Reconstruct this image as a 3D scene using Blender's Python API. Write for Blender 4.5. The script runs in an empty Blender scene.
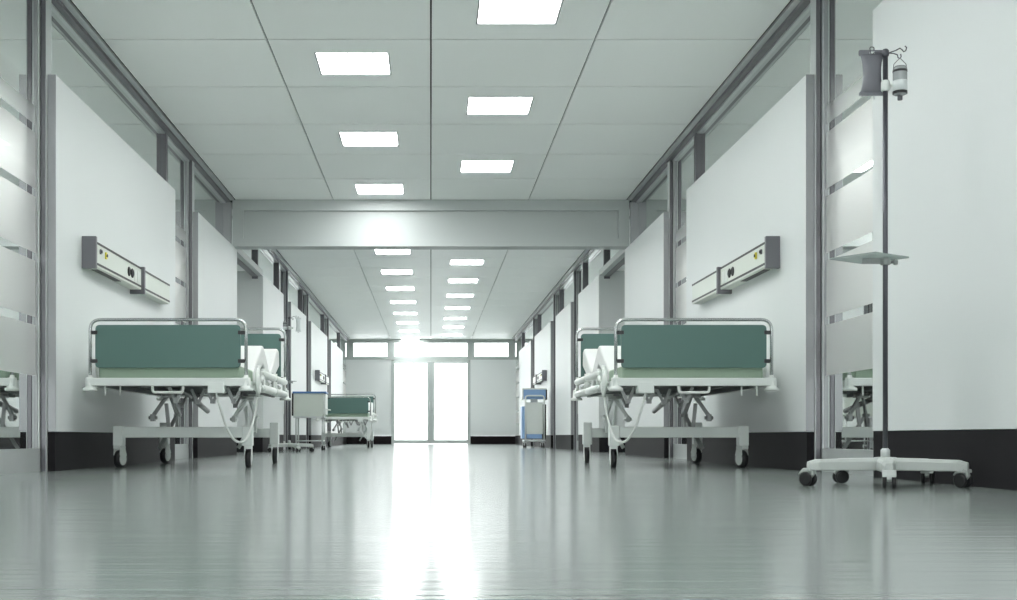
import bpy, bmesh, math
from mathutils import Vector, Matrix
SC = bpy.context.scene
COL = SC.collection
PI = math.pi
T = 1.184            # ceiling tile module (m)
CH = 3.085           # ceiling height
ZF = 35.75           # far wall distance
YB = -6.0            # corridor end behind the camera, glazing added there for light
BEAM = 14.69

# ------------------------------------------------------------------ materials
def nodes(name):
    m = bpy.data.materials.new(name); m.use_nodes = True
    return m, m.node_tree, m.node_tree.nodes['Principled BSDF']

def mat(name, col, rough=0.5, metal=0.0, spec=0.5, var=0.04, scale=14.0, coat=0.0, bump=0.0, stretch=(1, 1, 1)):
    m, nt, b = nodes(name)
    tc = nt.nodes.new('ShaderNodeTexCoord')
    mp = nt.nodes.new('ShaderNodeMapping'); mp.inputs['Scale'].default_value = stretch
    nz = nt.nodes.new('ShaderNodeTexNoise'); nz.inputs['Scale'].default_value = scale
    nz.inputs['Detail'].default_value = 3
    nt.links.new(tc.outputs['Object'], mp.inputs['Vector'])
    nt.links.new(mp.outputs[0], nz.inputs['Vector'])
    mx = nt.nodes.new('ShaderNodeMix'); mx.data_type = 'RGBA'
    mx.inputs[6].default_value = (*[c * (1 - var) for c in col], 1)
    mx.inputs[7].default_value = (*[min(1, c * (1 + var)) for c in col], 1)
    nt.links.new(nz.outputs['Fac'], mx.inputs[0])
    nt.links.new(mx.outputs[2], b.inputs['Base Color'])
    b.inputs['Roughness'].default_value = rough
    b.inputs['Metallic'].default_value = metal
    b.inputs['Specular IOR Level'].default_value = spec
    b.inputs['Coat Weight'].default_value = coat
    if bump:
        bp = nt.nodes.new('ShaderNodeBump'); bp.inputs['Strength'].default_value = bump
        bp.inputs['Distance'].default_value = 0.01
        nt.links.new(nz.outputs['Fac'], bp.inputs['Height'])
        nt.links.new(bp.outputs[0], b.inputs['Normal'])
    return m

M = {}
M['wall'] = mat('satin white wall cladding', (.715, .742, .738), .45, spec=.35, var=.012, scale=1.2)
M['wallend'] = mat('grey end wall paint', (.66, .685, .68), .45, spec=.3, var=.02, scale=2)
M['ceil'] = mat('ceiling tile', (.95, .975, .96), .5, spec=.7, var=.012, scale=1.5)
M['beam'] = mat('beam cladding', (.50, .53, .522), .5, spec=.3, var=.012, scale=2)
M['gap'] = mat('ceiling void', (.05, .055, .055), .9)
M['base'] = mat('dark skirting', (.016, .015, .017), .6, spec=.12, var=.15)
M['baseend'] = mat('dark brown skirting', (.012, .009, .010), .6, spec=.1, var=.15)
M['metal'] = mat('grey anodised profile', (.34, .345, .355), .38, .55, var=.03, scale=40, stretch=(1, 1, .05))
M['metald'] = mat('dark anodised profile', (.17, .165, .18), .34, .55, var=.03)
M['metall'] = mat('pale aluminium', (.60, .625, .625), .35, .3, var=.02)
M['sill'] = mat('grey painted plinth', (.42, .44, .44), .4, var=.02)
M['doorf'] = mat('door frame paint', (.46, .50, .485), .45, var=.02)
M['chrome'] = mat('brushed steel tube', (.50, .52, .52), .25, .9, var=.03, scale=30)
M['steel'] = mat('dark steel pole', (.10, .10, .115), .35, .6, var=.04)
M['white'] = mat('white enamel', (.72, .76, .735), .32, var=.015)
M['whiteb'] = mat('white plastic', (.74, .77, .74), .4, var=.02)
M['greymech'] = mat('grey enamel mechanism', (.36, .375, .37), .4, .3, var=.06)
M['deck'] = mat('dark slatted deck', (.16, .17, .17), .6, var=.2)
M['green'] = mat('teal green laminate', (.097, .182, .162), .36, spec=.4, var=.03, scale=5)
M['matt'] = mat('pale green mattress vinyl', (.32, .42, .32), .55, var=.04, scale=12)
M['sheet'] = mat('white cotton sheet', (.78, .79, .78), .8, var=.02, scale=8, bump=.25)
M['standwhite'] = mat('off white cast base', (.50, .53, .51), .4, var=.02)
M['rubber'] = mat('black rubber', (.012, .012, .013), .5, var=.2)
M['black'] = mat('black plastic', (.02, .02, .022), .45, var=.2)
M['capgrey'] = mat('grey end cap', (.155, .155, .17), .45, var=.04)
M['rail'] = mat('off white console', (.66, .70, .64), .4, var=.02)
M['yellow'] = mat('yellow plastic', (.75, .65, .06), .4)
M['bluel'] = mat('light blue drawer front', (.24, .39, .64), .4, var=.03)
M['blued'] = mat('deep blue laminate', (.08, .20, .45), .4, var=.05)
M['cream'] = mat('pale cabinet panel', (.60, .645, .59), .45, var=.02)
M['bag'] = mat('grey infusion bag', (.19, .19, .215), .42, var=.06, scale=25)
M['label'] = mat('pale bottle label', (.66, .70, .70), .5, var=.03)
M['bottle'] = mat('grey bottle glass', (.36, .38, .385), .12, .25, var=.03)

def floor_mat():
    m, nt, b = nodes('polished vinyl floor')
    tc = nt.nodes.new('ShaderNodeTexCoord')
    def noise(sc, s, det=4):
        mp = nt.nodes.new('ShaderNodeMapping'); mp.inputs['Scale'].default_value = s
        n = nt.nodes.new('ShaderNodeTexNoise'); n.inputs['Scale'].default_value = sc; n.inputs['Detail'].default_value = det
        nt.links.new(tc.outputs['Object'], mp.inputs['Vector']); nt.links.new(mp.outputs[0], n.inputs['Vector'])
        return n
    a = noise(1.6, (.5, 3.0, 1)); c = noise(60, (1, 1, 1), 2)
    mx = nt.nodes.new('ShaderNodeMix'); mx.data_type = 'RGBA'
    mx.inputs[6].default_value = (.26, .292, .28, 1); mx.inputs[7].default_value = (.30, .332, .32, 1)
    ad = nt.nodes.new('ShaderNodeMath'); ad.operation = 'ADD'
    hf = nt.nodes.new('ShaderNodeMath'); hf.operation = 'MULTIPLY'; hf.inputs[1].default_value = .35
    nt.links.new(c.outputs['Fac'], hf.inputs[0]); nt.links.new(hf.outputs[0], ad.inputs[0])
    hf2 = nt.nodes.new('ShaderNodeMath'); hf2.operation = 'MULTIPLY'; hf2.inputs[1].default_value = .65
    nt.links.new(a.outputs['Fac'], hf2.inputs[0]); nt.links.new(hf2.outputs[0], ad.inputs[1])
    nt.links.new(ad.outputs[0], mx.inputs[0]); nt.links.new(mx.outputs[2], b.inputs['Base Color'])
    r = nt.nodes.new('ShaderNodeMapRange'); r.inputs['To Min'].default_value = .13; r.inputs['To Max'].default_value = .18
    a2 = noise(2.2, (.35, 4.0, 1)); nt.links.new(a2.outputs['Fac'], r.inputs['Value'])
    nt.links.new(r.outputs[0], b.inputs['Roughness'])
    w = noise(5.0, (.12, 5.0, 1), 2)
    bp = nt.nodes.new('ShaderNodeBump'); bp.inputs['Strength'].default_value = 1.0; bp.inputs['Distance'].default_value = .0009
    nt.links.new(w.outputs['Fac'], bp.inputs['Height']); nt.links.new(bp.outputs[0], b.inputs['Normal'])
    b.inputs['Specular IOR Level'].default_value = .5
    b.inputs['IOR'].default_value = 1.8
    return m
M['floor'] = floor_mat()

def glass_mat():
    # reflective glazing; a frosted film with narrow clear slits covers it between 0.60 and 2.47 m
    m, nt, b = nodes('reflective glazing with frosted bands')
    out = nt.nodes['Material Output']; nt.nodes.remove(b)
    tc = nt.nodes.new('ShaderNodeTexCoord'); sx = nt.nodes.new('ShaderNodeSeparateXYZ')
    nt.links.new(tc.outputs['Object'], sx.inputs[0])
    def mth(op, a, bb=None):
        n = nt.nodes.new('ShaderNodeMath'); n.operation = op
        for i, v in enumerate((a, bb)):
            if v is None: continue
            if isinstance(v, (int, float)): n.inputs[i].default_value = v
            else: nt.links.new(v, n.inputs[i])
        return n.outputs[0]
    z = sx.outputs['Z']
    inband = mth('MULTIPLY', mth('GREATER_THAN', z, .605), mth('LESS_THAN', z, 2.47))
    ph = mth('MODULO', mth('SUBTRACT', z, .52), .405)       # slits at .925, 1.33, 1.735, 2.14
    film = mth('MULTIPLY', inband, mth('GREATER_THAN', ph, .05))
    fd = nt.nodes.new('ShaderNodeMapRange'); fd.inputs['From Min'].default_value = 1.9; fd.inputs['From Max'].default_value = 2.46
    fd.inputs['To Min'].default_value = 1; fd.inputs['To Max'].default_value = 0; nt.links.new(z, fd.inputs['Value'])
    film = mth('MULTIPLY', film, fd.outputs[0])          # the frosting thins out towards its top edge
    g0 = nt.nodes.new('ShaderNodeBsdfGlossy'); g0.inputs['Color'].default_value = (.93, .95, .94, 1); g0.inputs['Roughness'].default_value = .015
    d0 = nt.nodes.new('ShaderNodeBsdfDiffuse'); d0.inputs['Color'].default_value = (.14, .15, .15, 1)
    g1 = nt.nodes.new('ShaderNodeBsdfGlossy'); g1.inputs['Color'].default_value = (.90, .91, .89, 1); g1.inputs['Roughness'].default_value = .34
    d1 = nt.nodes.new('ShaderNodeBsdfDiffuse'); d1.inputs['Color'].default_value = (.64, .64, .63, 1)
    m0 = nt.nodes.new('ShaderNodeMixShader'); m0.inputs[0].default_value = .93
    m1 = nt.nodes.new('ShaderNodeMixShader'); m1.inputs[0].default_value = .48
    nt.links.new(d0.outputs[0], m0.inputs[1]); nt.links.new(g0.outputs[0], m0.inputs[2])
    nt.links.new(d1.outputs[0], m1.inputs[1]); nt.links.new(g1.outputs[0], m1.inputs[2])
    mm = nt.nodes.new('ShaderNodeMixShader')
    nt.links.new(film, mm.inputs[0]); nt.links.new(m0.outputs[0], mm.inputs[1]); nt.links.new(m1.outputs[0], mm.inputs[2])
    nt.links.new(mm.outputs[0], out.inputs[0])
    return m
M['glass'] = glass_mat()

def clear_glass(name, tint=(.97, .98, .98)):
    m, nt, b = nodes(name); nt.nodes.remove(b); out = nt.nodes['Material Output']
    t = nt.nodes.new('ShaderNodeBsdfTransparent'); t.inputs['Color'].default_value = (*tint, 1)
    g = nt.nodes.new('ShaderNodeBsdfGlossy'); g.inputs['Roughness'].default_value = .03
    f = nt.nodes.new('ShaderNodeFresnel'); f.inputs['IOR'].default_value = 1.45
    s = nt.nodes.new('ShaderNodeMixShader')
    nt.links.new(f.outputs[0], s.inputs[0]); nt.links.new(t.outputs[0], s.inputs[1]); nt.links.new(g.outputs[0], s.inputs[2])
    nt.links.new(s.outputs[0], out.inputs[0]); return m
M['clear'] = clear_glass('clear door glass')
def tray_mat():
    m, nt, b = nodes('frosted tray glass'); nt.nodes.remove(b); out = nt.nodes['Material Output']
    t = nt.nodes.new('ShaderNodeBsdfTranslucent'); t.inputs['Color'].default_value = (.55, .60, .58, 1)
    d = nt.nodes.new('ShaderNodeBsdfDiffuse'); d.inputs['Color'].default_value = (.42, .46, .45, 1)
    a = nt.nodes.new('ShaderNodeMixShader'); a.inputs[0].default_value = .5
    g = nt.nodes.new('ShaderNodeBsdfTransparent'); g.inputs['Color'].default_value = (.8, .84, .82, 1)
    c = nt.nodes.new('ShaderNodeMixShader'); c.inputs[0].default_value = .35
    nt.links.new(d.outputs[0], a.inputs[1]); nt.links.new(t.outputs[0], a.inputs[2])
    nt.links.new(a.outputs[0], c.inputs[1]); nt.links.new(g.outputs[0], c.inputs[2]); nt.links.new(c.outputs[0], out.inputs[0])
    return m
M['tray'] = tray_mat()

def emis(name, strength, col=(1, 1, 1)):
    m, nt, b = nodes(name)
    b.inputs['Base Color'].default_value = (.9, .9, .9, 1)
    b.inputs['Emission Color'].default_value = (*col, 1)
    b.inputs['Emission Strength'].default_value = strength
    return m
M['lamp'] = emis('ceiling light diffuser', 11, (.975, 1, .99))

# ------------------------------------------------------------------ mesh helpers
def BM(): return bmesh.new()
def box(bm, x0, x1, y0, y1, z0, z1):
    if x0 > x1: x0, x1 = x1, x0
    if y0 > y1: y0, y1 = y1, y0
    v = [bm.verts.new(p) for p in [(x0, y0, z0), (x1, y0, z0), (x1, y1, z0), (x0, y1, z0), (x0, y0, z1), (x1, y0, z1), (x1, y1, z1), (x0, y1, z1)]]
    for f in [(3, 2, 1, 0), (4, 5, 6, 7), (0, 1, 5, 4), (1, 2, 6, 5), (2, 3, 7, 6), (3, 0, 4, 7)]:
        bm.faces.new([v[i] for i in f])
    return bm
def obox(bm, c, s, rot=None):
    """oriented box, centre c, full size s, rot Matrix"""
    n0 = len(bm.verts); bm.verts.ensure_lookup_table()
    box(bm, -s[0]/2, s[0]/2, -s[1]/2, s[1]/2, -s[2]/2, s[2]/2)
    bm.verts.ensure_lookup_table()
    for v in bm.verts[n0:]:
        v.co = (rot @ v.co if rot else v.co) + Vector(c)
    return bm
def bar(bm, a, b, w, t):
    """flat bar from a to b, width w, thickness t"""
    a, b = Vector(a), Vector(b); d = b - a
    r = d.to_track_quat('Z', 'Y').to_matrix()
    return obox(bm, (a + b) / 2, (t, w, d.length), r)
def fillet(pts, r, n=5, closed=False):
    pts = [Vector(p) for p in pts]; out = []
    N = len(pts)
    for i, p in enumerate(pts):
        if not closed and i in (0, N-1): out.append(p); continue
        a = pts[(i-1) % N] - p; b = pts[(i+1) % N] - p
        rr = min(r, a.length * .49, b.length * .49)
        p0 = p + a.normalized() * rr; p1 = p + b.normalized() * rr
        for k in range(n + 1):
            t = k / n
            out.append((1-t)**2 * p0 + 2*t*(1-t) * p + t*t * p1)
    return out
def tube(bm, pts, r, seg=10, closed=False, cap=True):
    pts = [Vector(p) for p in pts]; N = len(pts); rings = []
    up = None
    for i, p in enumerate(pts):
        if closed: d = pts[(i+1) % N] - pts[(i-1) % N]
        else: d = pts[min(i+1, N-1)] - pts[max(i-1, 0)]
        d.normalize()
        if up is None:
            up = Vector((0, 0, 1)) if abs(d.z) < .9 else Vector((1, 0, 0))
        s = d.cross(up)
        if s.length < 1e-4: s = d.orthogonal()
        s.normalize(); up = s.cross(d).normalized()
        rr = r[i] if isinstance(r, (list, tuple)) else r
        rings.append([bm.verts.new(p + (s * math.cos(2*PI*k/seg) + up * math.sin(2*PI*k/seg)) * rr) for k in range(seg)])
    L = N if closed else N-1
    for i in range(L):
        A, B = rings[i], rings[(i+1) % N]
        for k in range(seg):
            f = bm.faces.new([A[k], A[(k+1) % seg], B[(k+1) % seg], B[k]]); f.smooth = True
    if cap and not closed:
        bm.faces.new(rings[0][::-1]); bm.faces.new(rings[-1])
    return bm
def lathe(bm, prof, c=(0, 0, 0), axis='Z', seg=20):
    """prof list of (r, h) ; revolve about axis"""
    rings = []
    for r, h in prof:
        ring = []
        for k in range(seg):
            a = 2*PI*k/seg; p = (r*math.cos(a), r*math.sin(a), h)
            if axis == 'X': p = (p[2], p[0], p[1])
            if axis == 'Y': p = (p[0], p[2], p[1])
            ring.append(bm.verts.new(Vector(p) + Vector(c)))
        rings.append(ring)
    for A, B in zip(rings, rings[1:]):
        for k in range(seg):
            f = bm.faces.new([A[k], A[(k+1) % seg], B[(k+1) % seg], B[k]]); f.smooth = True
    bm.faces.new(rings[0][::-1]); bm.faces.new(rings[-1])
    return bm
def rplate(bm, x0, x1, z0, z1, y0, y1, r, n=6):
    """rounded rectangle in xz extruded in y"""
    o = fillet([(x0, 0, z0), (x1, 0, z0), (x1, 0, z1), (x0, 0, z1)], r, n, True)
    A = [bm.verts.new((p.x, y0, p.z)) for p in o]; B = [bm.verts.new((p.x, y1, p.z)) for p in o]
    bm.faces.new(A); bm.faces.new(B[::-1])
    for i in range(len(o)):
        j = (i+1) % len(o); bm.faces.new([A[j], A[i], B[i], B[j]])
    return bm
def prism_x(bm, prof, x0, x1, smooth=False):
    """closed (y,z) profile extruded along x"""
    A = [bm.verts.new((x0, p[0], p[1])) for p in prof]; B = [bm.verts.new((x1, p[0], p[1])) for p in prof]
    bm.faces.new(A); bm.faces.new(B[::-1])
    for i in range(len(prof)):
        j = (i+1) % len(prof); f = bm.faces.new([A[j], A[i], B[i], B[j]]); f.smooth = smooth
    return bm
def obj(name, bm, m, parent=None, bevel=0, bseg=2):
    me = bpy.data.meshes.new(name)
    bmesh.ops.recalc_face_normals(bm, faces=bm.faces[:])
    bm.to_mesh(me); bm.free()
    o = bpy.data.objects.new(name, me); COL.objects.link(o)
    me.materials.append(m if not isinstance(m, str) else M[m])
    if parent: o.parent = parent
    if bevel:
        md = o.modifiers.new('bevel', 'BEVEL'); md.width = bevel; md.segments = bseg; md.limit_method = 'ANGLE'; md.angle_limit = .7
        md.harden_normals = False
    return o
def struct(name, bm, m, parent=None, bevel=0):
    o = obj(name, bm, m, parent, bevel)
    if not parent: o['kind'] = 'structure'
    return o
def tag(o, label, cat, group=None):
    o['label'] = label; o['category'] = cat
    if group: o['group'] = group
    return o
def thing(name, label, cat, loc=(0, 0, 0), rz=0, group=None):
    o = bpy.data.objects.new(name, None); COL.objects.link(o); o.empty_display_size = .1
    o.location = loc; o.rotation_euler = (0, 0, rz)
    return tag(o, label, cat, group)
def copy_tree(o, parent=None):
    c = o.copy(); COL.objects.link(c)
    if parent: c.parent = parent
    for ch in [x for x in list(COL.objects) if x.parent == o]:
        copy_tree(ch, c)
    return c
def sub(o, label):
    o['label'] = label; return o

# ------------------------------------------------------------------ room shell
WX = 2.60
b = BM(); box(b, -7, 7, YB, ZF + 6, -.12, 0); struct('floor', b, 'floor')

# ceiling tiles with real joints and light cut-outs
CW = 2.37
LEFT = [14.08 + (BEAM - 14.69) + 2.368 * k for k in range(-6, 10)]
RIGHT = [12.90 + 2.368 * k for k in range(-6, 10)]
LEFT = [y for y in LEFT if 0 < y < ZF - .2 and abs(y - 14.9) > .5]
RIGHT = [y for y in RIGHT if 0 < y < ZF - .2 and abs(y - 14.9) > .5]
b = BM()
gx, gy, gf = .006, .008, .28
ys = [BEAM + T * k for k in range(-17, 18)] + [ZF]
ys = [y for y in ys if y >= YB - .5]
for y0, y1 in zip(ys, ys[1:]):
    for i in range(-2, 2):
        x0, x1 = i * T, (i + 1) * T
        a0, a1, c0, c1 = x0 + gx, x1 - gx, y0 + gy, y1 - gy
        cx = (x0 + x1) / 2
        L = [y for y in (LEFT if i == -1 else RIGHT if i == 0 else []) if y0 < y < y1]
        if L and y1 - y0 > .8:
            cy = L[0]
            box(b, a0, cx - gf, c0, c1, CH, CH + .02); box(b, cx + gf, a1, c0, c1, CH, CH + .02)
            box(b, cx - gf, cx + gf, c0, cy - gf, CH, CH + .02); box(b, cx - gf, cx + gf, cy + gf, c1, CH, CH + .02)
        else:
            box(b, a0, a1, c0, c1, CH, CH + .02)
ceil = struct('ceiling', b, 'ceil')
b = BM(); box(b, -WX - .1, WX + .1, YB, ZF + .2, CH + .09, CH + .2)
for s in (-1, 1): box(b, s * 2.385, s * WX, YB, ZF, CH + .02, CH + .09)
struct('ceiling_void', b, 'gap', ceil)

# cross beam with a recessed panel
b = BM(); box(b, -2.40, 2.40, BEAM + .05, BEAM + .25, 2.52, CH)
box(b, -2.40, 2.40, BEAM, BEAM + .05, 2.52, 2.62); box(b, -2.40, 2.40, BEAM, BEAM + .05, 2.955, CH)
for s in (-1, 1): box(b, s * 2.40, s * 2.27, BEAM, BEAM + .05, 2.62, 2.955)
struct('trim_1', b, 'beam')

def sx(s, a, c): return (s * a, s * c)
POSTS = [7.70, 12.42, 20.70, 24.18, 28.98]
PANELS = [(7.72, 11.34), (12.44, 14.95), (17.252, 19.68), (20.72, 23.25), (24.20, 27.98), (29.00, 32.9)]
STUBS = [11.34, 17.30, 19.70, 23.28, 28.02, 32.9]
NEAR_R = (.6, 6.56)
trim_n = 2; win_n = 1
for s, side in ((-1, 'left'), (1, 'right')):
    # solid cladding panels standing proud of the glazing, skirting below
    pans = list(PANELS) + ([NEAR_R] if s > 0 else [(.6, 6.3)])
    pans = pans + [(-5.5, .0)]
    for (y0, y1) in pans:
        b = BM(); box(b, s * 2.385, s * 2.435, y0 + .006, y1, .252, 2.52)
        w = struct('wall_' + side, b, 'wall')
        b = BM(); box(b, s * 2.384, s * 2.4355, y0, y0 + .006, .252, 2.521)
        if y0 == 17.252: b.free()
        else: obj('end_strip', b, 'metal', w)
        b = BM(); box(b, s * 2.437, s * 2.49, y0 + .12, y1 - .05, .4, 2.4); obj('batten', b, 'metald', w)
        b = BM(); box(b, s * 2.389, s * 2.437, y0 + .003, y1, 0, .25)
        box(b, s * 2.437, s * 2.474, y0 + .12, y1, 0, .25)
        struct('baseboard_' + side, b, 'base')
    # glazing runs between the posts, then across the open bay only above the header
    runs = [(YB, 7.70, 0), (7.80, 12.42, 0), (12.52, 14.93, 0), (17.25, 20.70, 0), (20.80, 24.18, 0), (24.28, 28.98, 0), (29.08, 33.2, 0), (33.2, ZF, 2), (14.95, 17.25, 1)]
    for (y0, y1, hi) in runs:
        z0 = 2.58 if hi == 1 else .145 if hi == 0 else .25
        b = BM(); box(b, s * 2.50, s * 2.52, y0, y1, z0, 3.03); g = struct('window_%d' % win_n, b, 'glass'); win_n += 1
        b = BM(); box(b, s * 2.47, s * 2.53, y0, y1, 3.03, CH); obj('head', b, 'metall', g)
        if hi == 2:
            b = BM(); box(b, s * 2.48, s * 2.60, y0, y1, 0, .25); obj('skirting', b, 'base', g)
        if not hi:
            b = BM(); box(b, s * 2.475, s * 2.60, y0, y1, 0, .145); obj('plinth', b, 'sill', g)
    # continuous dark rail along the ceiling edge
    b = BM(); box(b, s * 2.425, s * 2.47, YB, BEAM, 3.045, CH + .01); box(b, s * 2.425, s * 2.47, BEAM + .25, ZF, 3.045, CH + .01)
    tr_ = struct('trim_%d' % trim_n, b, 'metald'); trim_n += 1
    b = BM(); box(b, s * 2.378, s * 2.425, YB, BEAM, 3.075, CH + .01); box(b, s * 2.378, s * 2.425, BEAM + .25, ZF, 3.075, CH + .01); obj('ceiling_bead', b, 'metall', tr_)
    # full height posts
    for y in POSTS + [2.95]:
        b = BM()
        box(b, s * 2.440, s * 2.470, y, y + .10, 0, 3.045)
        box(b, s * 2.470, s * 2.478, y + .012, y + .10, 0, 3.045)
        p = struct('trim_%d' % trim_n, b, 'metald', bevel=.003); trim_n += 1
        b = BM(); box(b, s * 2.478, s * 2.486, y - .012, y + .10, .145, 3.03); box(b, s * 2.437, s * 2.440, y - .004, y + .104, 0, 3.04)
        obj('edge_fin', b, 'metall', p)
        b = BM(); box(b, s * 2.486, s * 2.55, y - .02, y + .11, .145, 3.03); obj('outer_profile', b, 'metal', p, bevel=.003)
    b = BM(); box(b, s * 2.405, s * 2.50, BEAM - .07, BEAM - .005, 2.52, 3.045); struct('trim_%d' % trim_n, b, 'metal', bevel=.003); trim_n += 1
    # short mullions above the panels
    for y in STUBS:
        b = BM(); box(b, s * 2.455, s * 2.54, y - .07, y, 2.46, 3.035); struct('trim_%d' % trim_n, b, 'metald', bevel=.003); trim_n += 1
    # header over the open bay
    b = BM(); box(b, s * 2.387, s * 2.46, 14.951, 17.249, 2.50, 2.58); hd = struct('trim_%d' % trim_n, b, 'beam'); trim_n += 1
    b = BM(); box(b, s * 2.46, s * 2.54, 14.951, 17.249, 2.49, 2.58); obj('header_track', b, 'metald', hd)
    # side passage beyond the open bay
    b = BM(); box(b, s * 2.387, s * 6.2, 17.246, 17.2515, .25, 2.52); box(b, s * 2.437, s * 6.2, 17.25, 17.35, .25, 2.60); struct('wall_side_%s' % side, b, 'wallend')
    b = BM(); box(b, s * 2.389, s * 6.2, 17.243, 17.2515, 0, .25); struct('baseboard_side_%s' % side, b, 'base')
    b = BM(); box(b, s * 2.50, s * 6.2, 14.85, 14.95, 0, 2.60); struct('wall_side_%s' % side, b, 'wallend')
    b = BM(); box(b, s * 6.2, s * 6.3, 14.85, 17.35, 0, 2.60); struct('wall_side_%s' % side, b, 'wallend')
    b = BM(); box(b, s * 2.54, s * 6.3, 14.85, 17.35, 2.57, 2.66); c_ = struct('ceiling_side_%s' % side, b, 'ceil')
    b = BM(); box(b, s * 2.54, s * 6.2, 16.35, 16.43, 2.545, 2.57); obj('ceiling_rib', b, 'metal', c_)
    # backing wall behind the glazing
    for (y0, y1, z0) in ((YB, 14.85, 0), (17.35, ZF, 0), (14.85, 17.35, 2.66)):
        b = BM(); box(b, s * 2.56, s * 2.62, y0, y1, z0, CH + .1); struct('wall_' + side, b, 'wallend')

# back wall behind the camera, opened up with added glazing
b = BM(); box(b, -2.6, 2.6, YB - .1, YB, 0, .30); box(b, -2.6, 2.6, YB - .1, YB, 2.95, CH + .1)
for x in (-2.55, -1.3, 0, 1.3, 2.55): box(b, x - .05, x + .05, YB - .1, YB, .30, 2.95)
struct('wall_back', b, 'wallend')
b = BM(); box(b, -2.6, 2.6, YB - .06, YB - .05, .30, 2.95); struct('window_99', b, 'clear')  # unseen glazing added so daylight fills front faces and ceiling

# far wall with glazed double door and transom windows
def px(x): return (x - 430.5) / 34.0
def pz(y): return (435.7 - y) / 34.0 + .22
b = BM()
for x0, x1 in ((-2.62, px(391)), (px(470), 2.62)): box(b, x0, x1, ZF, ZF + .1, pz(435), pz(356))
struct('wall_far', b, 'wall')
b = BM()
for x0, x1 in ((-2.62, px(391)), (px(470), 2.62)): box(b, x0, x1, ZF - .01, ZF + .1, 0, pz(435) - .002)
struct('baseboard_far', b, 'baseend')
b = BM(); ztr0, ztr1 = pz(355.6), pz(342)
box(b, -2.62, 2.62, ZF - .02, ZF + .08, ztr1, CH + .02)
box(b, -2.62, 2.62, ZF - .02, ZF + .08, pz(358.8), ztr0)
for a, c in ((346, 353), (387, 394), (467, 474), (508, 515)): box(b, px(a), px(c), ZF - .02, ZF + .08, ztr0, ztr1)
struct('trim_%d' % trim_n, b, 'doorf'); trim_n += 1
for a, c in ((340, 346), (353, 387), (394, 467), (474, 508), (515, 521)):
    b = BM(); box(b, max(px(a), -2.62), min(px(c), 2.62), ZF + .03, ZF + .04, ztr0, ztr1); struct('window_%d' % win_n, b, 'clear'); win_n += 1
b = BM(); box(b, px(391), px(394) - .02, ZF - .02, ZF + .08, 0, pz(359)); box(b, px(467) + .02, px(470), ZF - .02, ZF + .08, 0, pz(359))
box(b, px(391), px(470), ZF - .02, ZF + .08, pz(360.6), pz(358.8)); struct('trim_%d' % trim_n, b, 'doorf'); trim_n += 1
for k, (a, c) in enumerate(((394, 430.35), (430.65, 467))):
    x0, x1 = px(a) - .018, px(c) + .018
    if k == 0: x1 = px(c); gx0, gx1 = px(394.2), px(427)
    else: x0 = px(a); gx0, gx1 = px(434), px(466.8)
    b = BM(); z0, z1 = .01, pz(360.8)
    box(b, x0, gx0, ZF - .03, ZF + .02, z0, z1); box(b, gx1, x1, ZF - .03, ZF + .02, z0, z1)
    box(b, gx0, gx1, ZF - .03, ZF + .02, z0, pz(439)); box(b, gx0, gx1, ZF - .03, ZF + .02, pz(362.3), z1)
    if k == 0: box(b, px(429.6), px(431.4), ZF + .02, ZF + .03, z0, z1)
    d = struct('door_%d' % (k + 1), b, 'doorf')
    b = BM(); box(b, gx0, gx1, ZF - .01, ZF, pz(439), pz(362.3)); obj('door_glass', b, 'clear', d)
    b = BM(); hx = gx1 + .06 if k == 0 else gx0 - .06
    tube(b, [(hx, ZF - .03, 1.0), (hx, ZF - .07, 1.0), (hx, ZF - .07, 1.22), (hx, ZF - .03, 1.22)], .01); obj('door_handle', b, 'metall', d)
b = BM(); box(b, -7, 7, ZF + 6, ZF + 6.1, -.12, 0)
b.free()

# ------------------------------------------------------------------ ceiling lights
ORD = ['first', 'second', 'third', 'fourth', 'fifth', 'sixth', 'seventh', 'eighth', 'ninth', 'tenth']
proto = None
for row, lst, cx in (('left', LEFT, -T / 2), ('right', RIGHT, T / 2)):
    near = [y for y in lst if 7.5 < y < 14.6]; far = [y for y in lst if y > 15]; out = [y for y in lst if y <= 7.5]
    for y in lst:
        if y in near: lab = 'recessed square ceiling light, %s from the camera in the %s row before the cross beam' % (ORD[near.index(y)], row); grp = 'ceiling lights before the cross beam'
        elif y in far: lab = 'recessed square ceiling light, %s beyond the cross beam in the %s row' % (ORD[far.index(y)], row); grp = 'ceiling lights beyond the cross beam'
        else: lab = 'recessed square ceiling light above the camera, %s in the %s row out of frame' % (ORD[out.index(y)], row); grp = 'ceiling lights above the camera'
        if proto is None:
            t = thing('ceiling_light', lab, 'ceiling light', (cx, y, CH), 0, grp)
            b = BM(); q = gf - .001
            for sgn in (-1, 1):
                box(b, sgn * q, sgn * (q - .012), -q, q, -.001, .045); box(b, -q + .012, q - .012, sgn * q, sgn * (q - .012), -.001, .045)
            obj('frame', b, 'metal', t)
            b = BM(); box(b, -q + .012, q - .012, -q + .012, q - .012, .012, .02); obj('diffuser', b, 'lamp', t)
            b = BM(); box(b, -q, q, -q, q, .045, .06); obj('housing', b, 'metall', t)
            proto = t
        else:
            t = copy_tree(proto); t.location = (cx, y, CH); t['label'] = lab; t['group'] = grp

for s, side in ((-1, 'left'), (1, 'right')):  # unseen fixtures added to brighten the side passage walls
    t = copy_tree(proto); t.location = (s * 4.0, 16.85 - .9, 2.571 - .046)
    t['label'] = 'added ceiling light brightening the %s side passage, unseen from the corridor' % side; t['group'] = 'added side passage lights'

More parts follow.
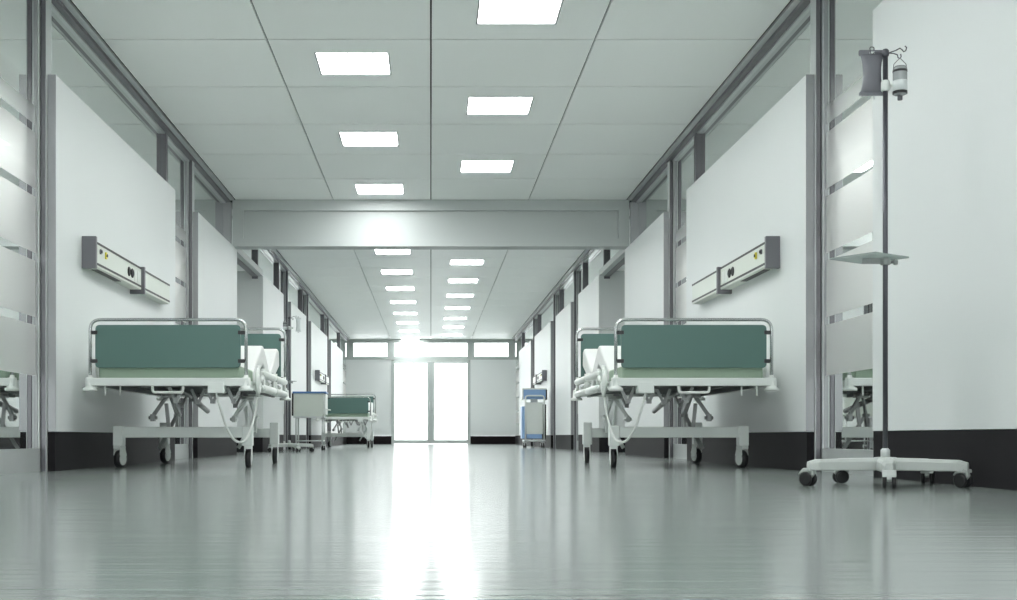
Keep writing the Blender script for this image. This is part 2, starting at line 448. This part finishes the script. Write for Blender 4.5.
# ------------------------------------------------------------------ wall service consoles
def console(s, y, label):
    t = thing('bedhead_console', label, 'wall console', (s * 2.385, y, 1.48), 0, 'bedhead service consoles on the wall panels')
    X = lambda d: -s * d           # d = distance out from the wall
    b = BM(); box(b, X(.0), X(.09), .03, 1.335, -.095, .079); o1 = obj('console_body', b, 'rail', t, bevel=.004)
    b = BM(); box(b, X(.0), X(.084), 1.36, 2.40, -.095, .077); obj('console_extension', b, 'rail', t, bevel=.004)
    b = BM(); box(b, X(.0), X(.098), -.005, .03, -.11, .11); sub(obj('end_cap', b, 'capgrey', t, bevel=.003), 'dark grey end cap')
    b = BM(); box(b, X(.0), X(.116), 1.325, 1.36, -.128, .085); sub(obj('joint_bracket', b, 'capgrey', t, bevel=.002), 'grey joint bracket')
    for z in (.071, -.072):
        b = BM(); box(b, X(.088), X(.0925), .03, 1.325, z - .0075, z + .0075); box(b, X(.080), X(.0865), 1.36, 2.40, z - .0075, z + .0075)
        sub(obj('trim_line', b, 'black', t), 'black trim line')
    for yy, z, w, h, m, nm in ((.13, .022, .030, .022, 'capgrey', 'gas_outlet'), (.27, .015, .034, .030, 'yellow', 'gas_outlet')):
        b = BM(); rplate(b, -w/2, w/2, -h, h, 0, .010, .012, 3)
        for v in b.verts: v.co = Vector((X(.090 + v.co.y), yy + v.co.x, z + v.co.z * .8))
        o = obj(nm, b, m, t)
        b = BM(); lathe(b, [(.011, 0), (.011, .006)], (0, 0, 0), 'X', 12)
        for v in b.verts: v.co = Vector((X(.100 + abs(v.co.x)), yy + v.co.y, z + v.co.z))
        obj('outlet_core', b, 'black', o)
    for yy in (.93, 1.03):
        b = BM(); lathe(b, [(.036, 0), (.036, .006), (.024, .012), (.02, .006)], (0, 0, 0), 'X', 16)
        for v in b.verts: v.co = Vector((X(.090 + abs(v.co.x)), yy + v.co.y, -.005 + v.co.z))
        sub(obj('socket', b, 'black', t), 'black round socket')
    b = BM()
    for yy in (1.14, 1.23):
        box(b, X(.090), X(.095), yy - .032, yy + .032, -.055, .035)
    obj('switch_plate', b, 'whiteb', t, bevel=.002)
    b = BM(); box(b, X(.02), X(.065), .17, .80, -.0985, -.092); sub(obj('light_slot', b, 'black', t), 'black slot under the console')
    return t
console(-1, 8.30, 'near wall console with grey end cap above the nearest left bed')
console(1, 8.30, 'near wall console with grey end cap above the right bed')
console(-1, 25.0, 'small distant wall console above the far left bed')
console(1, 25.0, 'small distant wall console above the blue drawer trolley')

# ------------------------------------------------------------------ hospital beds
def caster(t, x, y, R=.062, steer=0.0, s=1):
    piv = Matrix.Translation((x, y, 0)) @ Matrix.Rotation(steer, 4, 'Z')
    b = BM(); W = .017
    lathe(b, [(R * .80, -W * 1.15), (R, -W), (R, W), (R * .80, W * 1.15)], (0, .02, R), 'X', 26); b.transform(piv)
    wh = sub(obj('caster_wheel', b, 'rubber', t), 'black rubber wheel')
    b = BM(); lathe(b, [(R * .66, -W * 1.35), (R * .7, -W * 1.2), (R * .7, W * 1.2), (R * .66, W * 1.35)], (0, .02, R), 'X', 20); b.transform(piv)
    obj('hub_cap', b, 'whiteb', wh)
    b = BM()
    for q in (-1, 1):
        pr = [(-.022, R * 2 + .03), (.035, R * 2 + .03), (.06, R * 1.45), (.038, R * .8), (.004, R * .8), (-.03, R * 1.5)]
        prism_x(b, pr, q * (W + .004), q * (W + .010))
    box(b, -W - .010, W + .010, -.03, .045, R * 2 + .008, R * 2 + .03)
    b.transform(piv)
    obj('caster_fork', b, 'white', t, bevel=.003)

def make_bed(s, label, loc):
    """s = +1: aisle side on +x.  Foot board at y=-1.075, head board at y=+1.075."""
    t = thing('hospital_bed', label, 'hospital bed', loc, 0, 'green and white hospital beds along the corridor walls')
    F, H = -1.075, 1.075
    # end boards with hoops
    for nm, y, zt, zp0, zp1 in (('foot_hoop', F, .99, .672, .955), ('head_hoop', H, 1.12, .66, 1.078)):
        b = BM(); tube(b, fillet([(-.513, y, .60), (-.513, y, zt), (.513, y, zt), (.513, y, .60)], .07, 6), .0112, 12)
        hoop = sub(obj(nm, b, 'chrome', t), 'steel tube hoop')
        b = BM(); rplate(b, -.478, .478, zp0, zp1, y - .011, y + .011, .03)
        sub(obj(nm.split('_')[0] + '_board', b, 'green', t, bevel=.003), 'teal green end board')
        for q in (-1, 1):
            for z in (zp1 - .05, zp0 + .045):
                b = BM(); box(b, q * .462, q * .503, y - .020, y + .016, z - .012, z + .012)
                sub(obj('board_clamp', b, 'black', t, bevel=.002), 'dark clamp')
    # frame: cross bars and side bars
    b = BM()
    for y in (F, H): box(b, -.535, .535, y - .03, y + .03, .553, .606)
    for q in (-1, 1): box(b, q * .47, q * .51, F, H, .548, .598)
    obj('frame', b, 'white', t, bevel=.006)
    for q in (-1, 1):
        for y in (F, H):
            b = BM(); lathe(b, [(.044, .521), (.048, .526), (.048, .540), (.032, .546), (.030, .60), (.028, .608), (.016, .610), (.014, .625)], (q * .513, y, 0), 'Z', 20)
            obj('corner_bumper', b, 'whiteb', t)
    # slatted deck
    b = BM()
    for k in range(22): box(b, -.46, .46, -1.0 + k * .092, -.955 + k * .092, .572, .584)
    for q in (-.42, -.2, .2, .42): box(b, q - .012, q + .012, -1.03, 1.03, .545, .571)
    obj('slatted_deck', b, 'deck', t)
    # foot handle, pegs, control box
    b = BM(); tube(b, fillet([(s * -.10, F - .012, .556), (s * -.10, F - .012, .51), (s * .10, F - .012, .51), (s * .10, F - .012, .556)], .02, 4), .009, 10)
    obj('foot_handle', b, 'whiteb', t)
    for q in (-.42, -.32):
        b = BM(); tube(b, [(s * q, F + .02, .556), (s * q, F + .02, .49)], .006, 8); obj('accessory_peg', b, 'whiteb', t)
    b = BM(); box(b, s * .265, s * .375, F - .034, F + .05, .505, .580); obj('control_box', b, 'white', t, bevel=.006)
    # V brackets under the deck
    for x, y in ((.02, -.95), (.10, -.6), (.24, -.8), (.40, -.9), (-.2, .3), (.2, .4)):
        b = BM(); bar(b, (s * (x - .04), y, .55), (s * (x + .005), y, .45), .02, .008); bar(b, (s * (x + .055), y, .55), (s * (x + .005), y, .45), .02, .008)
        box(b, s * (x - .01), s * (x + .02), y - .02, y + .02, .445, .462)
        obj('deck_bracket', b, 'greymech', t)
    # lift linkages
    for x, y, m in ((-.165, -.30, 'greymech'), (.30, .42, 'white')):
        b = BM()
        box(b, s * (x - .045), s * (x + .045), y - .04, y + .04, .50, .515); tube(b, [(s * (x - .05), y, .525), (s * (x + .05), y, .525)], .012)
        bar(b, (s * (x + .0), y, .53), (s * (x - .10), y - .05, .37), .026, .014)
        bar(b, (s * (x + .01), y, .53), (s * (x + .055), y + .05, .37), .026, .014)
        bar(b, (s * (x - .10), y - .05, .38), (s * (x - .10), y - .05, .33), .05, .03)
        bar(b, (s * (x + .055), y + .05, .385), (s * (x - .09), y + .10, .13), .026, .014)
        bar(b, (s * (x - .02), y + .02, .46), (s * (x + .0), y + .02, .26), .026, .016)
        tube(b, [(s * (x + .03), y + .05, .375), (s * (x + .08), y + .05, .375)], .013)
        tube(b, [(s * (x - .13), y - .05, .355), (s * (x - .07), y - .05, .355)], .013)
        bar(b, (s * (x + .055), y + .05, .37), (s * (x + .055), y + .02, .25), .03, .02)
        obj('lift_linkage', b, m, t)
    b = BM(); tube(b, [(s * -.02, -.15, .50), (s * -.02, .45, .42)], .02); tube(b, [(s * -.02, -.5, .53), (s * -.02, -.1, .50)], .011)
    obj('lift_actuator', b, 'greymech', t)
    # under-carriage
    b = BM()
    for y in (-.575, .875): box(b, -.43, .43, y - .03, y + .03, .213, .288)
    for q in (-1, 1): box(b, q * .20, q * .24, -.575, .875, .225, .275)
    obj('base_frame', b, 'white', t, bevel=.004)
    for q in (-1, 1):
        for y in (-.575, .875):
            st = .3 if (q * s < 0) else .08
            b = BM(); box(b, q * .415, q * .485, y - .04, y + .04, .155, .295 if y < 0 else .335); obj('leg_post', b, 'white', t, bevel=.006)
            caster(t, q * .452, y, .0625, st * q, s)
    # mattress: flat foot end, then knee and back sections raised under white sheets
    b = BM()
    prof = [(-1.045, .605), (-1.045, .675), (-1.03, .69), (-.45, .69), (-.45, .605)]
    prism_x(b, prof, -.465, .465)
    mt = obj('mattress', b, 'matt', t, bevel=.012)
    b = BM()
    top = [(-.45, .685), (-.42, .70), (-.10, .845), (.02, .90), (.09, .905), (.16, .88), (.42, .745), (.48, .735), (.55, .755), (.88, .92), (.96, .945), (1.03, .93)]
    bot = [(1.05, .80), (.55, .635), (.42, .625), (.09, .76), (-.10, .70), (-.35, .606), (-.45, .606)]
    prism_x(b, top + bot, -.468, .468, True)
    o = obj('raised_mattress', b, 'sheet', t, bevel=.018, bseg=3); sub(o, 'white sheeted mattress section raised at knee and back')
    b = BM(); nX, nY = 14, 10; grid = {}
    for side_ in (0, 1):
        for i in range(nX + 1):
            for j in range(nY + 1):
                u, v = i / nX * 2 - 1, j / nY * 2 - 1
                th = .055 * max(0, (1 - abs(u) ** 3.5)) ** .5 * max(0, (1 - abs(v) ** 3.2)) ** .5
                yy = .84 + v * .16; base = .865 + v * .045
                if side_ and (i in (0, nX) or j in (0, nY)): grid[(1, i, j)] = grid[(0, i, j)]; continue
                zz = th * (1 if side_ == 0 else -.6)
                grid[(side_, i, j)] = b.verts.new((u * .37 * (1 - .04 * v * v), yy - zz * .45, base + zz))
    for side_ in (0, 1):
        for i in range(nX):
            for j in range(nY):
                f = [grid[(side_, i, j)], grid[(side_, i+1, j)], grid[(side_, i+1, j+1)], grid[(side_, i, j+1)]]
                try: fc = b.faces.new(f if side_ == 0 else f[::-1]); fc.smooth = True
                except ValueError: pass
    obj('pillow', b, 'sheet', t)
    # folding side rails on both sides
    for q in (-1, 1):
        xx = q * .542; up = 0 if q == s else .09
        for y0, y1 in ((-.50, .12), (.18, .80)):
            b = BM()
            for z in (.660, .562): tube(b, [(xx, y0, z + up), (xx, y0 + .02, z + up), (xx, y1 - .02, z + up), (xx, y1, z + up)], [.014, .027, .027, .014], 12)
            for yy in (y0 + .03, y1 - .03): tube(b, [(xx, yy, .53 + up), (xx, yy, .70 + up)], .015, 10)
            bar(b, (q * .50, (y0 + y1) / 2, .575), (q * .535, (y0 + y1) / 2, .62 + up), .05, .014)
            obj('side_rail', b, 'whiteb', t)
        b = BM()
        for r_, z0 in ((.085, .60), (.045, .60)):
            tube(b, [(xx, -.72 + r_ * 1.1 * math.cos(a_), z0 + up + r_ * math.sin(a_)) for a_ in [PI * 2 * k / 20 for k in range(20)]], .011, 8, True)
        tube(b, [(xx, -.72, .49 + up), (xx, -.72, .71 + up)], .012, 8); tube(b, [(xx, -.64, .60 + up), (xx, -.49, .64 + up)], .014, 8); tube(b, [(xx, -.64, .57 + up), (xx, -.49, .56 + up)], .014, 8)
        tube(b, [(q * .50, -.72, .575), (xx, -.72, .60 + up)], .012, 8)
        obj('rail_joint', b, 'whiteb', t)
    # hand control cable
    if True:
        P = [(.315, F, .51), (.33, F, .45), (.355, F + .02, .36), (.375, F + .06, .28), (.41, F + .12, .205), (.445, F + .18, .182), (.475, F + .24, .20), (.495, F + .30, .255), (.51, F + .36, .34), (.52, F + .42, .43), (.515, F + .5, .52)]
        P = [Vector((s * p[0], p[1], p[2])) for p in P]; Q = []
        for i in range(len(P) - 1):
            p0, p1, p2, p3 = P[max(i-1, 0)], P[i], P[i+1], P[min(i+2, len(P)-1)]
            for k in range(5):
                u = k / 5; Q.append(.5 * ((2*p1) + (p2 - p0)*u + (2*p0 - 5*p1 + 4*p2 - p3)*u*u + (3*p1 - p0 - 3*p2 + p3)*u**3))
        Q.append(P[-1]); b = BM(); tube(b, Q, .0085, 8); obj('control_cable', b, 'whiteb', t)
    return t
make_bed(1, 'green and white hospital bed in the left foreground beneath the near wall console', (-1.73, 9.075, 0))
make_bed(-1, 'green and white hospital bed on the right side of the corridor', (1.73, 9.075, 0))
make_bed(1, 'small distant green and white hospital bed near the far left wall', (-1.70, 24.87, 0))

# ------------------------------------------------------------------ infusion stands
def iv_stand(label, loc, rot, tray_rot, knob=True, hook_rot=0.0):
    t = thing('infusion_stand', label, 'drip stand', loc, 0, 'wheeled infusion stands')
    R = .335
    b = BM(); lathe(b, [(.045, .070), (.06, .075), (.062, .118), (.045, .128), (.018, .130)], (0, 0, 0), 'Z', 24); obj('hub', b, 'standwhite', t, bevel=.002)
    for k in range(5):
        a = rot + k * 2 * PI / 5
        c, sn = math.cos(a), math.sin(a)
        b = BM()
        n = 8; rings = []
        for i in range(n + 1):
            u = i / n; r_ = .03 + u * (R + .012 - .03)
            w = .042 - .014 * u; z0 = .070; z1 = .126 - .008 * u
            if i == n: w *= .6; z1 -= .01
            pr = [(-w, z0), (w, z0), (w, z1 - .014), (w * .7, z1), (-w * .7, z1), (-w, z1 - .014)]
            rings.append([b.verts.new((r_ * c - q * sn, r_ * sn + q * c, z)) for q, z in pr])
        for A, B_ in zip(rings, rings[1:]):
            for j in range(6): b.faces.new([A[j], A[(j+1) % 6], B_[(j+1) % 6], B_[j]])
        b.faces.new(rings[0][::-1]); b.faces.new(rings[-1])
        leg = obj('leg', b, 'standwhite', t, bevel=.004)
        cx, cy = R * c, R * sn
        st = a + 1.1 + k * .9
        mt = Matrix.Translation((cx, cy, 0)) @ Matrix.Rotation(st, 4, 'Z')
        b = BM()
        for q in (-1, 1):
            lathe(b, [(.024, q * .010), (.031, q * .013), (.031, q * .025), (.024, q * .028)], (0, .012, .031), 'X', 20)
        b.transform(mt); sub(obj('caster_wheel', b, 'rubber', leg), 'black twin wheel')
        b = BM(); prism_x(b, [(-.02, .05), (-.012, .078), (.018, .078), (.034, .066), (.046, .040), (.03, .030), (.0, .03)], -.009, .009)
        prism_x(b, [(-.012, .064), (-.01, .080), (.02, .080), (.038, .062), (.044, .050), (.012, .0645)], -.028, .028)
        b.transform(mt); obj('caster_hood', b, 'standwhite', leg, bevel=.003)
    b = BM(); tube(b, [(0, 0, .125), (0, 0, 1.925)], .011, 16); pole = sub(obj('pole', b, 'steel', t), 'dark steel pole')
    b = BM(); lathe(b, [(.02, .128), (.02, .16), (.0125, .168)], (0, 0, 0), 'Z', 16); obj('collar', b, 'metall', t)
    # height clamp with knob
    b = BM(); lathe(b, [(.016, 1.76), (.019, 1.765), (.019, 1.80), (.016, 1.808)], (0, 0, 0), 'Z', 16)
    lathe(b, [(.006, 0), (.006, .03), (.013, .032), (.013, .048), (.009, .05)], (.01, 0, 1.785), 'X', 12); obj('clamp_knob', b, 'whiteb', t)
    # hooks
    b = BM(); lathe(b, [(.013, 1.915), (.016, 1.92), (.016, 1.94), (.01, 1.948)], (0, 0, 0), 'Z', 16)
    HK = ((.15, [(0.01, 1.930), (.05, 1.945), (.070, 1.956), (.080, 1.950), (.088, 1.941), (.098, 1.946), (.102, 1.960), (.094, 1.967)]),
          (-.35, [(0.01, 1.930), (.035, 1.925), (.050, 1.918), (.053, 1.905), (.060, 1.900), (.066, 1.907), (.064, 1.920)]),
          (PI, [(0.01, 1.930), (.050, 1.932), (.057, 1.926), (.065, 1.928), (.068, 1.945)]),
          (PI * .6, [(0.01, 1.930), (.04, 1.935), (.052, 1.928), (.062, 1.932), (.064, 1.945)]))
    for a, P in HK:
        a += hook_rot; d = Vector((math.cos(a), math.sin(a), 0)); z = Vector((0, 0, 1))
        tube(b, [d * r_ + z * h_ for r_, h_ in P], .0026, 8)
    obj('hook_crown', b, 'steel', t)
    # glass tray
    tz = 1.02
    b = BM(); mt = Matrix.Translation((-.062, .03, tz)) @ Matrix.Rotation(tray_rot, 4, 'Z')
    box(b, -.125, .125, -.118, .118, -.003, .004); b.transform(mt); tr = obj('tray', b, 'tray', t); sub(tr, 'grey glass tray')
    b = BM(); lathe(b, [(.018, .985), (.022, .988), (.022, 1.012), (.018, 1.0165)], (0, 0, 0), 'Z', 16)
    bar(b, (0, 0, 1.005), (-.09, .04, 1.010), .03, .012); lathe(b, [(.006, 0), (.006, .02), (.013, .022), (.013, .036)], (.016, 0, .998), 'X', 12)
    obj('tray_bracket', b, 'greymech', t)
    return t
IX, IY = 2.027, 5.42
iv_stand('wheeled drip stand with glass tray in front of the right white wall', (IX, IY, 0), math.radians(-36), .62)
iv_stand('distant wheeled drip stand behind the left bed, beside the cream trolley', (-2.04, 17.5, 0), math.radians(10), -.35)

def infusion_bag(loc, label, m='bag', w=.055, rz=0):
    t = thing('infusion_bag', label, 'infusion bag', loc, rz, 'infusion bags hanging from stands')
    b = BM(); n = 14
    rows = []
    for i in range(n + 1):
        v = i / n; z = -v * .180
        ww = w * (1 - .26 * math.sin(PI * min(1, max(0, (v - .02) / .96))) ** .7)
        th = .0015 + .017 * math.sin(PI * v) ** .7
        row = []
        for k in range(16):
            a = 2 * PI * k / 16
            row.append(b.verts.new((ww * math.copysign(abs(math.cos(a)) ** .6, math.cos(a)), th * math.sin(a), z)))
        rows.append(row)
    for A, B_ in zip(rows, rows[1:]):
        for k in range(16): b.faces.new([A[k], A[(k+1) % 16], B_[(k+1) % 16], B_[k]]).smooth = True
    b.faces.new(rows[0][::-1]); b.faces.new(rows[-1])
    obj('bag_body', b, m, t)
    b = BM(); rplate(b, -w * 1.08, w * 1.08, -.012, .014, -.003, .003, .006, 3)
    obj('seam_strip', b, m, t)
    b = BM(); rplate(b, -w * 1.06, w * 1.0, -.190, -.173, -.003, .003, .006, 3); obj('seam_strip', b, m, t)
    b = BM(); tube(b, fillet([(-.008, 0, .008), (-.010, 0, .028), (.010, 0, .028), (.008, 0, .008)], .008, 4), .002, 6); sub(obj('hanging_loop', b, 'steel', t), 'dark hanging loop')
    b = BM(); rplate(b, -.012, .010, -.004, .006, -.006, -.003, .002, 2); sub(obj('label_tab', b, 'whiteb', t), 'white tab')
    b = BM()
    for q in (-.008, .008): tube(b, [(q, 0, -.185), (q * 1.2, 0, -.207)], .0028, 8)
    obj('port_tube', b, 'metall', t)
    return t
infusion_bag((IX - .050, IY + .026, 1.938), 'grey infusion bag hanging from the near drip stand')
def bottle(loc, label):
    t = thing('infusion_bottle', label, 'infusion bottle', loc, 0, 'infusion bottles hanging from stands')
    b = BM(); lathe(b, [(.012, -.006), (.024, -.002), (.0305, .008), (.0305, .105), (.0295, .118), (.024, .124)], (0, 0, 0), 'Z', 24); obj('bottle_body', b, 'bottle', t)
    b = BM(); lathe(b, [(.0311, .012), (.0311, .060)], (0, 0, 0), 'Z', 24); sub(obj('bottle_label', b, 'label', t), 'pale label round the bottle')
    b = BM(); lathe(b, [(.0312, .002), (.0315, .004), (.0315, .013), (.0312, .014)], (0, 0, 0), 'Z', 24); sub(obj('hanger_band', b, 'black', t), 'black band')
    b = BM(); lathe(b, [(.0312, .098), (.0316, .1), (.0316, .107), (.0312, .108)], (0, 0, 0), 'Z', 24)
    sub(obj('hanger_band', b, 'black', t), 'black band')
    b = BM(); lathe(b, [(.008, -.026), (.011, -.024), (.011, -.006)], (0, 0, 0), 'Z', 16); sub(obj('stopper', b, 'capgrey', t), 'dark stopper')
    b = BM(); tube(b, [(-.0305, 0, .108), (-.027, 0, .135), (-.006, 0, .156), (0, 0, .162), (.006, 0, .156), (.027, 0, .135), (.0305, 0, .108)], .0016, 6); sub(obj('bail_wire', b, 'steel', t), 'thin wire bail')
    return t
bottle((IX + .057, IY - .022, 1.740), 'small glass infusion bottle with label hanging from the near drip stand')
infusion_bag((-2.04 + .13, 17.5, 1.92), 'pale infusion bag hanging from the distant drip stand', 'label', .05, .9)
bottle((-2.04 - .057, 17.478, 1.740), 'tiny infusion bottle hanging from the distant drip stand')

# ------------------------------------------------------------------ trolleys
def small_caster(t, x, y, R=.035):
    b = BM(); lathe(b, [(R * .8, -.016), (R, -.012), (R, .012), (R * .8, .016)], (x, y + .01, R), 'X', 18); w = sub(obj('caster_wheel', b, 'rubber', t), 'black wheel')
    b = BM()
    for q in (-1, 1): box(b, x + q * .018, x + q * .023, y - .012, y + .025, R, R * 2 + .02)
    box(b, x - .023, x + .023, y - .015, y + .03, R * 2 + .004, R * 2 + .02)
    obj('caster_fork', b, 'metall', t)
t = thing('cream_trolley', 'cream panelled trolley with thin blue top between distant stand and far bed', 'trolley', (-1.985, 20.0, 0))
b = BM(); box(b, -.255, .235, -.20, .20, .55, .925); sub(obj('cabinet', b, 'cream', t, bevel=.006), 'cream cabinet panel')
b = BM(); box(b, -.27, .28, -.215, .215, .925, .955); sub(obj('top', b, 'blued', t, bevel=.006), 'blue top')
b = BM(); box(b, -.282, -.255, -.205, .20, .56, .925); sub(obj('side_panel', b, 'black', t, bevel=.002), 'dark side panel')
b = BM(); box(b, -.26, .245, -.205, .205, .53, .55); obj('bottom_rim', b, 'metall', t)
b = BM(); box(b, .235, .27, -.20, .20, .58, .91); obj('end_panel', b, 'whiteb', t, bevel=.004)
b = BM(); tube(b, fillet([(.27, -.15, .66), (.32, -.15, .66), (.32, .15, .66), (.27, .15, .66)], .03), .009); obj('push_handle', b, 'whiteb', t)
for q in (-1, 1):
    for yy in (-.17, .17):
        b = BM(); tube(b, [(q * .215, yy, .085), (q * .215, yy, .535)], .013, 12); obj('leg', b, 'metall', t)
        small_caster(t, q * .215, yy)
b = BM()
for yy in (-.17, .17): tube(b, [(-.215, yy, .15), (.215, yy, .15)], .010)
for q in (-1, 1): tube(b, [(q * .215, -.17, .15), (q * .215, .17, .15)], .010)
obj('lower_rail', b, 'metall', t)

t = thing('drawer_trolley', 'blue and white drawer trolley parked at the far right wall', 'trolley', (2.055, 24.3, 0))
b = BM(); box(b, -.22, .22, -.24, .24, .97, 1.15); sub(obj('top_drawer', b, 'bluel', t, bevel=.008), 'light blue top drawer unit')
b = BM(); box(b, -.245, .245, -.255, .255, 1.15, 1.18); obj('top', b, 'whiteb', t, bevel=.008)
b = BM(); box(b, -.247, -.222, -.24, .24, .95, 1.15); obj('side_cover', b, 'whiteb', t, bevel=.004)
b = BM(); box(b, .222, .247, -.24, .24, .95, 1.15); sub(obj('side_cover', b, 'black', t, bevel=.004), 'dark side cover')
b = BM(); box(b, -.07, .07, -.1, .1, .90, .97); obj('neck', b, 'metall', t)
b = BM(); box(b, -.165, .165, -.20, .22, .27, .90); sub(obj('cabinet', b, 'whiteb', t, bevel=.008), 'pale grey cabinet')
b = BM(); box(b, -.245, -.17, -.17, .22, .18, .82); box(b, -.15, .15, -.195, .2, .18, .268); sub(obj('storage_bin', b, 'bluel', t, bevel=.006), 'blue side bins')
b = BM(); box(b, .17, .235, -.17, .22, .18, .86); sub(obj('side_bin', b, 'black', t, bevel=.006), 'dark side bin')
b = BM(); tube(b, fillet([(-.185, -.26, .14), (-.185, -.26, 1.03), (.185, -.26, 1.03), (.185, -.26, .14)], .06), .015, 12); sub(obj('tube_handle', b, 'whiteb', t), 'white tubular handle frame')
b = BM(); box(b, -.21, .21, -.27, .23, .12, .16); obj('base', b, 'metall', t, bevel=.006)
for q in (-1, 1):
    for yy in (-.22, .18): small_caster(t, q * .18, yy, .045)

# ------------------------------------------------------------------ daylight and camera
w = bpy.data.worlds.new('bright overcast daylight'); SC.world = w; w.use_nodes = True
w.node_tree.nodes['Background'].inputs[0].default_value = (.97, 1, 1, 1)
w.node_tree.nodes['Background'].inputs[1].default_value = 2.9
L = bpy.data.lights.new('rear_portal', 'AREA'); L.shape = 'RECTANGLE'; L.size = 5.2; L.size_y = 3.0; L.cycles.is_portal = True
o = bpy.data.objects.new('rear_portal', L); COL.objects.link(o); o.location = (0, YB - .15, 1.5); o.rotation_euler = (PI / 2, 0, 0)
L = bpy.data.lights.new('door_portal', 'AREA'); L.shape = 'RECTANGLE'; L.size = 5.2; L.size_y = 3.0; L.cycles.is_portal = True
o = bpy.data.objects.new('door_portal', L); COL.objects.link(o); o.location = (0, ZF + .12, 1.5); o.rotation_euler = (-PI / 2, 0, 0)

cam = bpy.data.cameras.new('camera'); co = bpy.data.objects.new('camera', cam); COL.objects.link(co)
co.location = (0, 0, .22); co.rotation_euler = (PI / 2, 0, 0)
cam.sensor_width = 36; cam.lens = 36 * 1215 / 1017
cam.shift_x = (508.5 - 430.9) / 1017; cam.shift_y = 136.6 / 1017
cam.clip_start = .05; cam.clip_end = 200
SC.camera = co
SC.view_settings.view_transform = 'Standard'; SC.view_settings.look = 'None'
SC.view_settings.exposure = 1.12; SC.view_settings.gamma = 1; SC.view_settings.use_curve_mapping = False
try:
    SC.cycles.max_bounces = 10; SC.cycles.diffuse_bounces = 6; SC.cycles.glossy_bounces = 6; SC.cycles.transparent_max_bounces = 12
    SC.cycles.use_denoising = True; SC.cycles.sample_clamp_indirect = 6
except Exception: pass
